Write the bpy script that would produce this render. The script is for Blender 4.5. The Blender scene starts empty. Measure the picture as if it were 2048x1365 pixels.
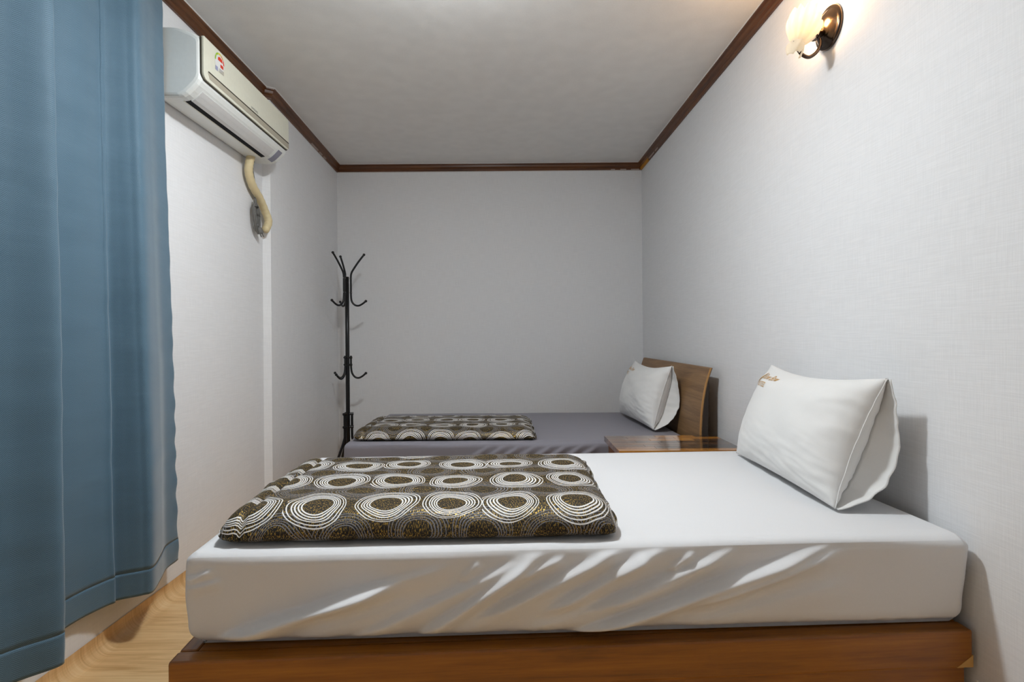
import bpy, bmesh, math, random
from mathutils import Vector, Matrix, noise
random.seed(7)
R = math.radians
COL = bpy.context.scene.collection
scene = bpy.context.scene

# ------------------------------------------------------------------ camera
F_PX = 1060.0
CAM_H = 1.08
cam_d = bpy.data.cameras.new('camera')
cam = bpy.data.objects.new('camera', cam_d)
COL.objects.link(cam)
cam_d.sensor_fit = 'HORIZONTAL'
cam_d.sensor_width = 36.0
cam_d.lens = 36.0 * F_PX / 2048.0
cam_d.shift_x = (1024 - 1007) / 2048.0
cam_d.shift_y = -(682.5 - 672) / 2048.0
cam_d.clip_start = 0.02
cam.matrix_world = (Matrix.Translation((0, 0, CAM_H)) @ Matrix.Rotation(R(90), 4, 'X')
                    @ Matrix.Rotation(R(-0.45), 4, 'Z'))
scene.camera = cam

# ------------------------------------------------------------------ light
world = bpy.data.worlds.new('world')
scene.world = world
world.use_nodes = True
world.node_tree.nodes['Background'].inputs[0].default_value = (0.75, 0.82, 0.9, 1)
world.node_tree.nodes['Background'].inputs[1].default_value = 0.3


# the room's ceiling lamp, above the foot of the frame and out of view
lamp_d = bpy.data.lights.new('ceiling_lamp_light', 'POINT')
lamp_d.energy = 22
lamp_d.color = (0.90, 0.96, 1.0)
lamp_d.shadow_soft_size = 0.06
lamp = bpy.data.objects.new('ceiling_lamp_light', lamp_d)
lamp.location = (-0.20, 1.70, 2.41)
down_d = bpy.data.lights.new('ceiling_lamp_downlight', 'AREA')
down_d.shape = 'RECTANGLE'
down_d.size, down_d.size_y = 0.24, 0.15
down_d.energy = 16.5
down_d.color = lamp_d.color
down = bpy.data.objects.new('ceiling_lamp_downlight', down_d)
down.location = (-0.20, 1.70, 2.39)
COL.objects.link(down)
COL.objects.link(lamp)
scene.cycles.max_bounces = 8
scene.cycles.diffuse_bounces = 4
scene.cycles.use_adaptive_sampling = True
scene.cycles.adaptive_threshold = 0.05
scene.cycles.adaptive_min_samples = 16
scene.cycles.caustics_reflective = False
scene.cycles.caustics_refractive = False

vs = scene.view_settings
vs.view_transform = 'Standard'
vs.look = 'None'
vs.gamma = 1.0
vs.use_curve_mapping = False
vs.exposure = 0.13


# ------------------------------------------------------------------ helpers
def lin(r, g, b):
    def c(v):
        v /= 255.0
        return v / 12.92 if v <= 0.04045 else ((v + 0.055) / 1.055) ** 2.4
    return (c(r), c(g), c(b), 1.0)


class NT:
    """small helper to wire shader nodes"""
    def __init__(self, name):
        self.m = bpy.data.materials.new(name)
        self.m.use_nodes = True
        self.t = self.m.node_tree
        self.n = self.t.nodes
        self.b = self.n['Principled BSDF']
        self.out = self.n['Material Output']

    def add(self, typ, **kw):
        nd = self.n.new(typ)
        for k, v in kw.items():
            setattr(nd, k, v)
        return nd

    def link(self, a, b):
        self.t.links.new(a, b)

    def val(self, sock, v):
        if hasattr(v, 'is_output') or isinstance(v, bpy.types.NodeSocket):
            self.link(v, sock)
        else:
            sock.default_value = v

    def math(self, op, a, b=0.0, c=0.0, clamp=False):
        nd = self.add('ShaderNodeMath', operation=op)
        nd.use_clamp = clamp
        self.val(nd.inputs[0], a)
        self.val(nd.inputs[1], b)
        self.val(nd.inputs[2], c)
        return nd.outputs[0]

    def mix(self, fac, a, b, blend='MIX'):
        nd = self.add('ShaderNodeMix', data_type='RGBA', blend_type=blend)
        self.val(nd.inputs[0], fac)
        self.val(nd.inputs[6], a)
        self.val(nd.inputs[7], b)
        return nd.outputs[2]

    def coord(self, kind='Object'):
        return self.add('ShaderNodeTexCoord').outputs[kind]

    def mapped(self, vec, scale=(1, 1, 1), loc=(0, 0, 0), rot=(0, 0, 0)):
        nd = self.add('ShaderNodeMapping')
        self.link(vec, nd.inputs[0])
        nd.inputs['Scale'].default_value = scale
        nd.inputs['Location'].default_value = loc
        nd.inputs['Rotation'].default_value = rot
        return nd.outputs[0]

    def noise(self, vec, scale=5.0, detail=2.0, rough=0.5, dist=0.0):
        nd = self.add('ShaderNodeTexNoise')
        self.link(vec, nd.inputs['Vector'])
        nd.inputs['Scale'].default_value = scale
        nd.inputs['Detail'].default_value = detail
        nd.inputs['Roughness'].default_value = rough
        nd.inputs['Distortion'].default_value = dist
        return nd.outputs['Fac']

    def ramp(self, fac, stops, interp='LINEAR'):
        nd = self.add('ShaderNodeValToRGB')
        cr = nd.color_ramp
        cr.interpolation = interp
        while len(cr.elements) < len(stops):
            cr.elements.new(0.5)
        for e, (p, c) in zip(cr.elements, stops):
            e.position = p
            e.color = c if len(c) == 4 else (*c, 1)
        self.link(fac, nd.inputs[0])
        return nd.outputs[0]

    def bump(self, h, strength=0.3, dist=0.01):
        nd = self.add('ShaderNodeBump')
        nd.inputs['Strength'].default_value = strength
        nd.inputs['Distance'].default_value = dist
        self.link(h, nd.inputs['Height'])
        self.link(nd.outputs[0], self.b.inputs['Normal'])

    def set(self, **kw):
        names = dict(color='Base Color', rough='Roughness', metal='Metallic', spec='Specular IOR Level',
                     coat='Coat Weight', coat_rough='Coat Roughness', sheen='Sheen Weight',
                     emit='Emission Color', emit_s='Emission Strength')
        for k, v in kw.items():
            self.val(self.b.inputs[names[k]], v)
        return self


def plain(name, col, rough=0.5, metal=0.0, spec=0.5, coat=0.0):
    t = NT(name)
    v = t.noise(t.coord(), 60, 2)
    c0 = tuple(x * 0.985 for x in col[:3]) + (1,)
    c1 = tuple(min(1, x * 1.015) for x in col[:3]) + (1,)
    t.set(color=t.ramp(v, [(0.3, c0), (0.7, c1)]), rough=rough, metal=metal, spec=spec, coat=coat)
    return t.m


def wood(name, stops, axis='X', scale=1.0, rough=0.4, coat=0.0, uv=False, bump=0.08, stretch=18):
    """long-grained wood; grain runs along the given axis"""
    t = NT(name)
    vec = t.coord('UV' if uv else 'Object')
    sc = {'X': (1, stretch, stretch), 'Y': (stretch, 1, stretch), 'Z': (stretch, stretch, 1)}[axis]
    m = t.mapped(vec, sc)
    a = t.noise(m, 1.6 * scale, 6, 0.6, 0.8)
    b = t.noise(m, 9 * scale, 3, 0.6, 0.2)
    f = t.math('ADD', t.math('MULTIPLY', a, 0.75), t.math('MULTIPLY', b, 0.25))
    t.set(color=t.ramp(f, stops), rough=rough, coat=coat, coat_rough=0.12)
    t.bump(b, bump, 0.002)
    return t.m


def wallpaper(name, col, amt=0.03, strength=0.15):
    t = NT(name)
    v = t.coord()
    a = t.noise(t.mapped(v, (420, 420, 14)), 1, 0)
    b = t.noise(t.mapped(v, (14, 14, 420)), 1, 0)
    s = t.math('ADD', a, b)
    s2 = t.math('MULTIPLY', s, 0.5)
    big = t.noise(v, 1.3, 2)
    f = t.math('ADD', t.math('MULTIPLY', s2, 0.85), t.math('MULTIPLY', big, 0.15))
    c0 = tuple(x * (1 - amt) for x in col[:3]) + (1,)
    c1 = tuple(min(1, x * (1 + amt)) for x in col[:3]) + (1,)
    t.set(color=t.ramp(f, [(0.36, c0), (0.64, c1)]), rough=0.75, spec=0.25)
    t.bump(s2, strength, 0.002)
    return t.m


# ---- mesh helpers
def mesh_obj(name, verts, faces, mat=None, parent=None, smooth=False, uvs=None):
    me = bpy.data.meshes.new(name)
    me.from_pydata([tuple(v) for v in verts], [], faces)
    if uvs is not None:
        ul = me.uv_layers.new(name='UVMap')
        for p in me.polygons:
            for li in p.loop_indices:
                ul.data[li].uv = uvs[me.loops[li].vertex_index]
    me.update()
    bm = bmesh.new()
    bm.from_mesh(me)
    bmesh.ops.remove_doubles(bm, verts=bm.verts, dist=1e-6)
    bmesh.ops.recalc_face_normals(bm, faces=bm.faces)
    bm.to_mesh(me)
    bm.free()
    if smooth:
        for p in me.polygons:
            p.use_smooth = True
    if mat:
        for mm in (mat if isinstance(mat, (list, tuple)) else [mat]):
            me.materials.append(mm)
    o = bpy.data.objects.new(name, me)
    COL.objects.link(o)
    if parent is not None:
        o.parent = parent
    return o


def empty(name, loc=(0, 0, 0), rz=0.0):
    o = bpy.data.objects.new(name, None)
    o.empty_display_size = 0.05
    o.location = loc
    o.rotation_euler = (0, 0, rz)
    COL.objects.link(o)
    return o


def tag(o, label, cat, group=None):
    o['label'] = label
    o['category'] = cat
    if group:
        o['group'] = group
    return o


def struct(o):
    o['kind'] = 'structure'
    return o


def grid(nu, nv, fn, close_u=False):
    vs_, fs = [], []
    for i in range(nu):
        for j in range(nv):
            vs_.append(fn(i / (nu if close_u else nu - 1), j / (nv - 1)))
    for i in range(nu if close_u else nu - 1):
        for j in range(nv - 1):
            a = i * nv + j
            b = ((i + 1) % nu) * nv + j
            fs.append((a, b, b + 1, a + 1))
    return vs_, fs


def merge(*parts):
    V, F = [], []
    for v, f in parts:
        n = len(V)
        V += list(v)
        F += [tuple(i + n for i in q) for q in f]
    return V, F


def box(x0, x1, y0, y1, z0, z1, bev=0.0):
    """box, with chamfered edges when bev > 0"""
    if bev <= 0:
        v = [(x, y, z) for x in (x0, x1) for y in (y0, y1) for z in (z0, z1)]
        f = [(0, 1, 3, 2), (4, 6, 7, 5), (0, 4, 5, 1), (2, 3, 7, 6), (0, 2, 6, 4), (1, 5, 7, 3)]
        return v, f
    bm = bmesh.new()
    bmesh.ops.create_cube(bm, size=1.0)
    for v in bm.verts:
        v.co = Vector(((x0 + x1) / 2 + v.co.x * (x1 - x0), (y0 + y1) / 2 + v.co.y * (y1 - y0),
                       (z0 + z1) / 2 + v.co.z * (z1 - z0)))
    bmesh.ops.bevel(bm, geom=list(bm.edges), offset=bev, segments=2, affect='EDGES', profile=0.6)
    bm.verts.index_update()
    v = [tuple(x.co) for x in bm.verts]
    f = [tuple(x.index for x in q.verts) for q in bm.faces]
    bm.free()
    return v, f


def catmull(pts, sub=8):
    P = [Vector(p) for p in pts]
    out = []
    n = len(P)
    for i in range(n - 1):
        p0, p1, p2, p3 = P[max(i - 1, 0)], P[i], P[i + 1], P[min(i + 2, n - 1)]
        for k in range(sub):
            t = k / sub
            out.append(0.5 * ((2 * p1) + (p2 - p0) * t + (2 * p0 - 5 * p1 + 4 * p2 - p3) * t * t
                              + (3 * p1 - p0 - 3 * p2 + p3) * t ** 3))
    out.append(P[-1])
    return out


def tube(pts, rad, seg=10, caps=True):
    """tube along points; rad is a number or a function of 0..1"""
    P = [Vector(p) for p in pts]
    n = len(P)
    V, F = [], []
    t0 = (P[1] - P[0]).normalized()
    ref = Vector((0, 0, 1)) if abs(t0.z) < 0.9 else Vector((1, 0, 0))
    nrm = t0.cross(ref).normalized()
    for i in range(n):
        t = (P[min(i + 1, n - 1)] - P[max(i - 1, 0)]).normalized()
        nrm = (nrm - t * nrm.dot(t)).normalized()
        bn = t.cross(nrm)
        r = rad(i / (n - 1)) if callable(rad) else rad
        for k in range(seg):
            a = 2 * math.pi * k / seg
            V.append(P[i] + (nrm * math.cos(a) + bn * math.sin(a)) * r)
    for i in range(n - 1):
        for k in range(seg):
            a, b = i * seg + k, i * seg + (k + 1) % seg
            F.append((a, b, b + seg, a + seg))
    if caps:
        F.append(tuple(range(seg - 1, -1, -1)))
        F.append(tuple((n - 1) * seg + k for k in range(seg)))
    return V, F


def lathe(profile, axis_p, axis_d, seg=24):
    """revolve (r, h) pairs about a line"""
    d = Vector(axis_d).normalized()
    ref = Vector((0, 0, 1)) if abs(d.z) < 0.9 else Vector((1, 0, 0))
    e1 = d.cross(ref).normalized()
    e2 = d.cross(e1)
    V, F = [], []
    p0 = Vector(axis_p)
    n = len(profile)
    for k in range(seg):
        a = 2 * math.pi * k / seg
        for r, h in profile:
            V.append(p0 + d * h + (e1 * math.cos(a) + e2 * math.sin(a)) * max(r, 1e-5))
    for k in range(seg):
        for j in range(n - 1):
            a, b = k * n + j, ((k + 1) % seg) * n + j
            F.append((a, b, b + 1, a + 1))
    return V, F


def ball(c, r, seg=10):
    prof = [(r * math.sin(math.pi * i / 8), -r * math.cos(math.pi * i / 8)) for i in range(9)]
    return lathe(prof, c, (0, 0, 1), seg)


def round_box(L, W, H, r, nx, ny, nz):
    """rounded box with dense grids on every face: origin at one lower corner; returns raw box points too"""
    V, F, raw = [], [], []

    def warp(p):
        c = Vector((min(max(p[0], r), L - r), min(max(p[1], r), W - r), min(max(p[2], min(r, H / 2)), H - min(r, H / 2))))
        d = Vector(p) - c
        if d.length < 1e-9:
            return Vector(p)
        return c + d.normalized() * min(r, max(abs(d.x), abs(d.y), abs(d.z)) if d.length else r)

    def face(o, a, b, na, nb):
        n0 = len(V)
        for i in range(na + 1):
            for j in range(nb + 1):
                p = [o[k] + a[k] * i / na + b[k] * j / nb for k in range(3)]
                raw.append(tuple(p))
                V.append(warp(p))
        for i in range(na):
            for j in range(nb):
                q = n0 + i * (nb + 1) + j
                F.append((q, q + nb + 1, q + nb + 2, q + 1))
    face((0, 0, 0), (L, 0, 0), (0, 0, H), nx, nz)
    face((0, W, 0), (L, 0, 0), (0, 0, H), nx, nz)
    face((0, 0, 0), (0, W, 0), (0, 0, H), ny, nz)
    face((L, 0, 0), (0, W, 0), (0, 0, H), ny, nz)
    face((0, 0, H), (L, 0, 0), (0, W, 0), nx, ny)
    face((0, 0, 0), (L, 0, 0), (0, W, 0), nx, ny)
    return V, F, raw


def nz(x, y, z=0.0):
    return noise.noise(Vector((x, y, z)))


def copy_tree(o, parent=None):
    c = o.copy()
    COL.objects.link(c)
    c.parent = parent
    for ch in list(o.children):
        copy_tree(ch, c)
    return c


# ------------------------------------------------------------------ materials
M = {}
M['wall'] = wallpaper('wallpaper', (0.855, 0.855, 0.862, 1))
M['ceil'] = wallpaper('ceiling_paper', (0.86, 0.842, 0.815, 1), 0.03, 0.12)
M['crown'] = wood('crown_wood', [(0.3, lin(60, 33, 15)), (0.5, lin(98, 57, 27)), (0.7, lin(120, 75, 38))], 'Y', 1, 0.35)
M['crown_x'] = wood('crown_wood_back', [(0.3, lin(60, 33, 15)), (0.5, lin(98, 57, 27)), (0.7, lin(120, 75, 38))], 'X', 1, 0.35)
M['caulk'] = plain('caulk', (0.75, 0.73, 0.70, 1), 0.6)
M['patch'] = plain('bare_wood_patch', lin(190, 130, 30), 0.5)
M['peel'] = plain('peeled_paint', lin(170, 150, 140), 0.7)
M['teak'] = wood('bed_wood', [(0.28, lin(102, 56, 4)), (0.5, lin(148, 88, 12)), (0.72, lin(174, 110, 24))], 'X', 1.0, 0.38, 0.25)
M['teak_y'] = wood('bed_wood_cross', [(0.28, lin(102, 56, 4)), (0.5, lin(148, 88, 12)), (0.72, lin(174, 110, 24))], 'Y', 1.0, 0.38, 0.25)
M['raw'] = plain('raw_wood_chip', lin(205, 160, 90), 0.6)
M['hboard'] = wood('headboard_wood', [(0.25, lin(104, 76, 50)), (0.5, lin(142, 108, 72)), (0.75, lin(170, 132, 90))], 'Y', 1.2, 0.5)
M['hedge'] = plain('headboard_edge', lin(190, 142, 84), 0.5)
M['dark'] = plain('dark_board', lin(50, 40, 33), 0.6)
M['black'] = plain('black_metal', (0.008, 0.008, 0.009, 1), 0.3, 0.0, 0.45, 0.0)
M['blackout'] = plain('black_void', (0.004, 0.004, 0.006, 1), 0.9)
M['bronze'] = plain('dark_bronze', (0.10, 0.075, 0.06, 1), 0.22, 1.0)
M['steel'] = plain('screw_steel', (0.6, 0.6, 0.6, 1), 0.3, 1.0)

# floor vinyl
t = NT('oak_vinyl')
uv = t.coord('UV')
m1 = t.mapped(uv, (1.2, 16, 1))
g1 = t.noise(m1, 1.8, 5, 0.6, 1.2)
g2 = t.noise(t.mapped(uv, (5, 120, 1)), 1.0, 2)
brick = t.add('ShaderNodeTexBrick')
t.link(uv, brick.inputs['Vector'])
brick.inputs['Color1'].default_value = (0.35, 0.35, 0.35, 1)
brick.inputs['Color2'].default_value = (0.65, 0.65, 0.65, 1)
brick.inputs['Mortar'].default_value = (0.2, 0.2, 0.2, 1)
brick.inputs['Scale'].default_value = 1.0
brick.inputs['Mortar Size'].default_value = 0.0008
brick.inputs['Brick Width'].default_value = 0.9
brick.inputs['Row Height'].default_value = 0.09
f = t.math('ADD', t.math('MULTIPLY', g1, 0.5), t.math('ADD', t.math('MULTIPLY', g2, 0.25), t.math('MULTIPLY', brick.outputs['Color'], 0.22)))
t.set(color=t.ramp(f, [(0.33, lin(200, 154, 100)), (0.5, lin(230, 190, 136)), (0.68, lin(242, 212, 164))]), rough=0.42)
t.bump(g2, 0.05, 0.001)
M['floor'] = t.m


# sheets
def sheet(name, col, wr=0.15):
    t = NT(name)
    v = t.coord()
    w = t.noise(t.mapped(v, (700, 700, 700)), 1, 1)
    big = t.noise(t.mapped(v, (3, 6, 6)), 1.2, 3, 0.5, 0.6)
    t.set(color=t.ramp(w, [(0.3, tuple(x * .97 for x in col[:3])), (0.7, col)]), rough=0.72, spec=0.25, sheen=0.15)
    t.bump(big, wr, 0.02)
    return t.m


M['white_sheet'] = sheet('white_sheet', (0.80, 0.80, 0.81, 1), 0.10)
M['grey_sheet'] = sheet('grey_sheet', lin(138, 135, 143), 0.10)
M['pillow'] = sheet('pillow_cotton', (0.84, 0.83, 0.81, 1), 0.06)
M['gold_thread'] = plain('gold_thread', lin(205, 150, 40), 0.45)

# curtain: fine herringbone weave on blue cloth
t = NT('curtain_blue')
uv = t.coord('UV')
sep = t.add('ShaderNodeSeparateXYZ')
t.link(uv, sep.inputs[0])
zig = t.math('PINGPONG', sep.outputs[0], 0.018)
ph = t.math('MULTIPLY', t.math('ADD', sep.outputs[1], t.math('MULTIPLY', zig, 1.0)), 2 * math.pi / 0.0055)
st = t.math('MULTIPLY_ADD', t.math('SINE', ph), 0.5, 0.5)
nn = t.noise(t.mapped(uv, (500, 500, 1)), 1, 1)
big = t.noise(t.mapped(uv, (3, 12, 1)), 1.0, 3)
fac = t.math('ADD', t.math('MULTIPLY', st, 0.32), t.math('ADD', t.math('MULTIPLY', nn, 0.5), t.math('MULTIPLY', big, 0.15)))
t.set(color=t.ramp(fac, [(0.2, lin(60, 90, 108)), (0.8, lin(104, 134, 154))]), rough=0.6, sheen=0.4, spec=0.3)
t.bump(t.math('ADD', t.math('MULTIPLY', st, 0.02), big), 0.16, 0.02)
M['curtain'] = t.m

# quilt: rings printed on a dark cloth with gold threads
t = NT('ring_print_quilt')
uv = t.coord('UV')
sep = t.add('ShaderNodeSeparateXYZ')
t.link(uv, sep.inputs[0])
SU, SV = 0.1745, 0.245


def rings(offu, offv, seed, Rr, fat=1.0):
    wn = t.add('ShaderNodeTexNoise')
    t.link(t.mapped(uv, (1, 1, 1), (seed, seed * 2, 0)), wn.inputs['Vector'])
    wn.inputs['Scale'].default_value = 9.0
    wn.inputs['Detail'].default_value = 0.0
    sw = t.add('ShaderNodeSeparateXYZ')
    t.link(wn.outputs['Color'], sw.inputs[0])
    pu = t.math('ADD', t.math('SUBTRACT', sep.outputs[0], offu), t.math('MULTIPLY', t.math('SUBTRACT', sw.outputs[0], 0.5), 0.028))
    pv = t.math('ADD', t.math('SUBTRACT', sep.outputs[1], offv), t.math('MULTIPLY', t.math('SUBTRACT', sw.outputs[1], 0.5), 0.028))
    cu = t.math('ROUND', t.math('DIVIDE', pu, SU))
    cv = t.math('ROUND', t.math('DIVIDE', pv, SV))
    qu = t.math('SUBTRACT', pu, t.math('MULTIPLY', cu, SU))
    qv = t.math('MULTIPLY', t.math('SUBTRACT', pv, t.math('MULTIPLY', cv, SV)), 0.93)
    cell = t.add('ShaderNodeCombineXYZ')
    t.link(cu, cell.inputs[0])
    t.link(cv, cell.inputs[1])
    cell.inputs[2].default_value = seed
    w = t.add('ShaderNodeTexWhiteNoise', noise_dimensions='3D')
    t.link(cell.outputs[0], w.inputs['Vector'])
    ang = t.math('MULTIPLY', w.outputs['Value'], 2 * math.pi)
    dot = t.math('ADD', t.math('MULTIPLY', qu, t.math('COSINE', ang)), t.math('MULTIPLY', qv, t.math('SINE', ang)))
    rr = t.math('SQRT', t.math('ADD', t.math('MULTIPLY', qu, qu), t.math('MULTIPLY', qv, qv)))
    # inner rings sit off centre
    r = t.math('ADD', rr, t.math('MULTIPLY', dot, 0.16))
    x = t.math('DIVIDE', r, Rr)
    W, B = (1, 1, 1, 1), (0, 0, 0, 1)
    stops = [(0.0, B)]
    for a, b in ((.49, .535), (.575, .62), (.66, .705), (.745, .785), (.865, .90), (.960, .995)):
        stops += [(a * .8, W), ((a + (b - a) * fat) * .8, B)]
    xs = t.math('MULTIPLY', x, 0.8)
    return t.ramp(xs, stops, 'CONSTANT')


wmask = rings(0.064, 0.073, 3.1, 0.082)
gmask = rings(0.064 + SU / 2, 0.073 + SV / 2, 7.7, 0.080, 0.72)
th = t.noise(t.mapped(uv, (420, 110, 1)), 1.0, 2, 0.7)
th2 = t.noise(t.mapped(uv, (14, 14, 1)), 1.0, 1)
gold = t.math('MULTIPLY', t.math('GREATER_THAN', th, 0.565), t.math('MULTIPLY_ADD', th2, 1.3, 0.1, True))
base = t.mix(gold, lin(27, 23, 17), lin(196, 160, 74))
c = t.mix(gmask, base, lin(126, 125, 129))
c = t.mix(wmask, c, lin(236, 234, 231))
pr = t.math('MAXIMUM', wmask, gmask)
t.set(color=c, rough=t.math('MULTIPLY_ADD', gold, -0.22, 0.6), spec=0.35)
t.val(t.b.inputs['Metallic'], t.math('MULTIPLY', t.math('MULTIPLY', gold, t.math('SUBTRACT', 1.0, pr, 0, True)), 0.55))
t.bump(t.math('ADD', t.math('MULTIPLY', pr, 0.3), t.noise(t.mapped(uv, (300, 300, 1)), 1, 1)), 0.25, 0.002)
M['quilt'] = t.m

# air conditioner plastics
M['ac'] = plain('ac_plastic', lin(238, 240, 236), 0.35)
M['ac_cream'] = plain('ac_panel_plastic', lin(226, 224, 206), 0.35)
M['ac_taupe'] = plain('ac_recess', lin(178, 170, 152), 0.5)
M['ac_flap'] = plain('ac_flap', lin(222, 221, 219), 0.4)
M['ac_win'] = plain('ac_display', lin(142, 142, 158), 0.25)
M['ac_shade_line'] = plain('ac_gap_shade', lin(60, 56, 44), 0.7)  # dark colour in place of shade at the panel gap and recess
M['print_grey'] = plain('print_grey', lin(128, 124, 118), 0.5)
M['st_green'] = plain('sticker_green', lin(150, 190, 20), 0.5)
M['st_yellow'] = plain('sticker_yellow', lin(225, 205, 50), 0.5)
M['st_orange'] = plain('sticker_orange', lin(225, 150, 50), 0.5)
M['st_red'] = plain('sticker_red', lin(222, 56, 24), 0.5)
M['st_white'] = plain('sticker_white', lin(228, 228, 226), 0.5)
M['st_lilac'] = plain('sticker_lilac', lin(160, 162, 190), 0.5)
M['hose'] = plain('hose_tape', lin(226, 208, 164), 0.6)
M['cable'] = plain('grey_cable', lin(112, 110, 106), 0.5)

# ------------------------------------------------------------------ room shell
XR, ZB, HC = 1.183, 4.5, 2.537
ZF = -1.3
LEFT = [(-1.40, ZF), (-1.40, 3.09), (-1.363, 3.115), (-1.404, ZB)]


def vwall(name, line, z0, z1, mat):
    V, F = [], []
    for x, y in line:
        V += [(x, y, z0), (x, y, z1)]
    for i in range(len(line) - 1):
        F.append((2 * i, 2 * i + 2, 2 * i + 3, 2 * i + 1))
    return struct(mesh_obj(name, V, F, mat))


def slabwall(name, x0, x1, y0, y1, z0, z1, mat):
    return struct(mesh_obj(name, *box(x0, x1, y0, y1, z0, z1), mat))


# left wall as a solid with its shallow step
V, F = [], []
outer = [(-1.55, ZF), (-1.55, 3.09), (-1.55, 3.115), (-1.55, ZB)]
for (x, y), (ox, oy) in zip(LEFT, outer):
    V += [(x, y, 0), (x, y, HC), (ox, oy, HC), (ox, oy, 0)]
for i in range(3):
    a = 4 * i
    for k in range(4):
        F.append((a + k, a + 4 + k, a + 4 + (k + 1) % 4, a + (k + 1) % 4))
F += [(0, 1, 2, 3), (12, 15, 14, 13)]
struct(mesh_obj('wall_left', V, F, M['wall']))
slabwall('wall_back', -1.55, XR + .1, ZB, ZB + .1, 0, HC, M['wall'])
slabwall('wall_right', XR, XR + .1, ZF, ZB, 0, HC, M['wall'])
slabwall('wall_front', -1.55, XR + .1, ZF - .1, ZF, 0, HC, M['wall'])
slabwall('ceiling', -1.55, XR + .1, ZF - .1, ZB + .1, HC, HC + .1, M['ceil'])

# vinyl floor: one sheet that coves up the left wall, following its line
prof = []
RC, HB = 0.045, 0.064
n = 8
for i in range(n + 1):
    a = math.pi / 2 * i / n
    prof.append((RC - RC * math.sin(a), RC - RC * math.cos(a)))
prof = [(0.002, HB)] + [(0.002 + d, h) for d, h in prof[::-1]]
path = [(-1.40, ZF), (-1.40, 0.5), (-1.40, 1.5), (-1.40, 2.5), (-1.40, 3.09), (-1.363, 3.115), (-1.404, ZB)]
V, F, UV = [], [], []
row = len(prof) + 2
for (x, y) in path:
    s = -x
    arc = 0.0
    last = None
    pts = [(x + d, h) for d, h in prof] + [(0.0, 0.0), (XR, 0.0)]
    for (px_, h) in pts:
        if last:
            arc += math.hypot(px_ - last[0], h - last[1])
        last = (px_, h)
        V.append((px_, y, h))
        UV.append((arc, y))
for i in range(len(path) - 1):
    for k in range(row - 1):
        a = i * row + k
        F.append((a, a + row, a + row + 1, a + 1))
floor = struct(mesh_obj('floor', V, F, M['floor'], smooth=False, uvs=UV))

# crown mouldings with mitred corners
CP = [(0.0, -.060), (.010, -.060), (.013, -.052), (.013, -.038), (.022, -.031), (.024, -.026),
      (.026, -.014), (.036, -.010), (.038, 0.0), (0.0, 0.0)]


def sweep(name, line, prof, mat, end_miter=(None, None), parent=None):
    """sweep a (distance from wall, height below ceiling) profile along a plan line, room on the right-hand side"""
    V, F = [], []
    P = [Vector(p) for p in line]
    k = len(prof)
    for i, p in enumerate(P):
        d0 = (P[i] - P[i - 1]).normalized() if i > 0 else None
        d1 = (P[i + 1] - P[i]).normalized() if i < len(P) - 1 else None
        if d0 is None and end_miter[0] is not None:
            d0 = Vector(end_miter[0])
        if d1 is None and end_miter[1] is not None:
            d1 = Vector(end_miter[1])
        d0 = d0 or d1
        d1 = d1 or d0
        n0, n1 = Vector((d0.y, -d0.x)), Vector((d1.y, -d1.x))
        mt = (n0 + n1).normalized()
        mt = mt / max(0.35, mt.dot(n0))
        for d, h in prof:
            V.append((p.x + mt.x * d, p.y + mt.y * d, HC + h))
    for i in range(len(P) - 1):
        for j in range(k):
            a, b = i * k + j, i * k + (j + 1) % k
            F.append((a, b, b + k, a + k))
    F.append(tuple(range(k)))
    F.append(tuple((len(P) - 1) * k + j for j in range(k - 1, -1, -1)))
    return mesh_obj(name, V, F, mat, parent)


dl = (Vector(LEFT[3]) - Vector(LEFT[2])).normalized()
e = 0.0005
lines = {
    'trim_1': ([(x + e, y) for x, y in LEFT[:3]] + [(LEFT[3][0] + e, ZB - e)], M['crown'], (None, (1, 0))),
    'trim_2': ([(-1.404 + e, ZB - e), (XR - e, ZB - e)], M['crown_x'], (tuple(dl), (0, -1))),
    'trim_3': ([(XR - e, ZB - e), (XR - e, ZF)], M['crown'], ((1, 0), None)),
}
CK = [(.0375, -.004), (.041, -.0005), (.0425, 0.0), (.036, 0.0)]
CK2 = [(.0, -.0635), (.004, -.0635), (.0095, -.0595), (.0, -.0595)]
trims = {}
for nm, (ln, mt, em) in lines.items():
    trims[nm] = struct(sweep(nm, ln, CP, mt, em))
    ck = sweep('caulk_bead', ln, CK, M['caulk'], em, trims[nm])
sweep('caulk_bead', lines['trim_2'][0], CK2, M['caulk'], lines['trim_2'][2], trims['trim_2'])
# bare ochre patch and scuffs near the corners
PT = [(.0005, -.0612), (.0112, -.0612), (.0142, -.052), (.0142, -.037), (.0232, -.030), (.0205, -.030), (.0005, -.052)]
sweep('repair_patch', [(XR - e, 4.485), (XR - e, 4.245)], PT, M['patch'], (None, None), trims['trim_3'])['label'] = 'bare ochre wood patch'
PS = [(.0115, -.0575), (.0145, -.050), (.0148, -.046), (.0125, -.050)]
for a, b in ((4.22, 4.08), (4.05, 3.98)):
    sweep('peeled_scuff', [(XR - e, a), (XR - e, b)], PS, M['peel'], (None, None), trims['trim_3'])
lw = lambda y: -1.363 + (y - 3.115) / (ZB - 3.115) * (-.041)
for a, b in ((3.82, 3.97), (4.0, 4.07), (4.10, 4.16)):
    sweep('peeled_scuff', [(lw(a) + e, a), (lw(b) + e, b)], [(.001, -.0612), (.0105, -.0612), (.0136, -.053), (.0115, -.056)], M['peel'], (None, None), trims['trim_1'])
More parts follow.
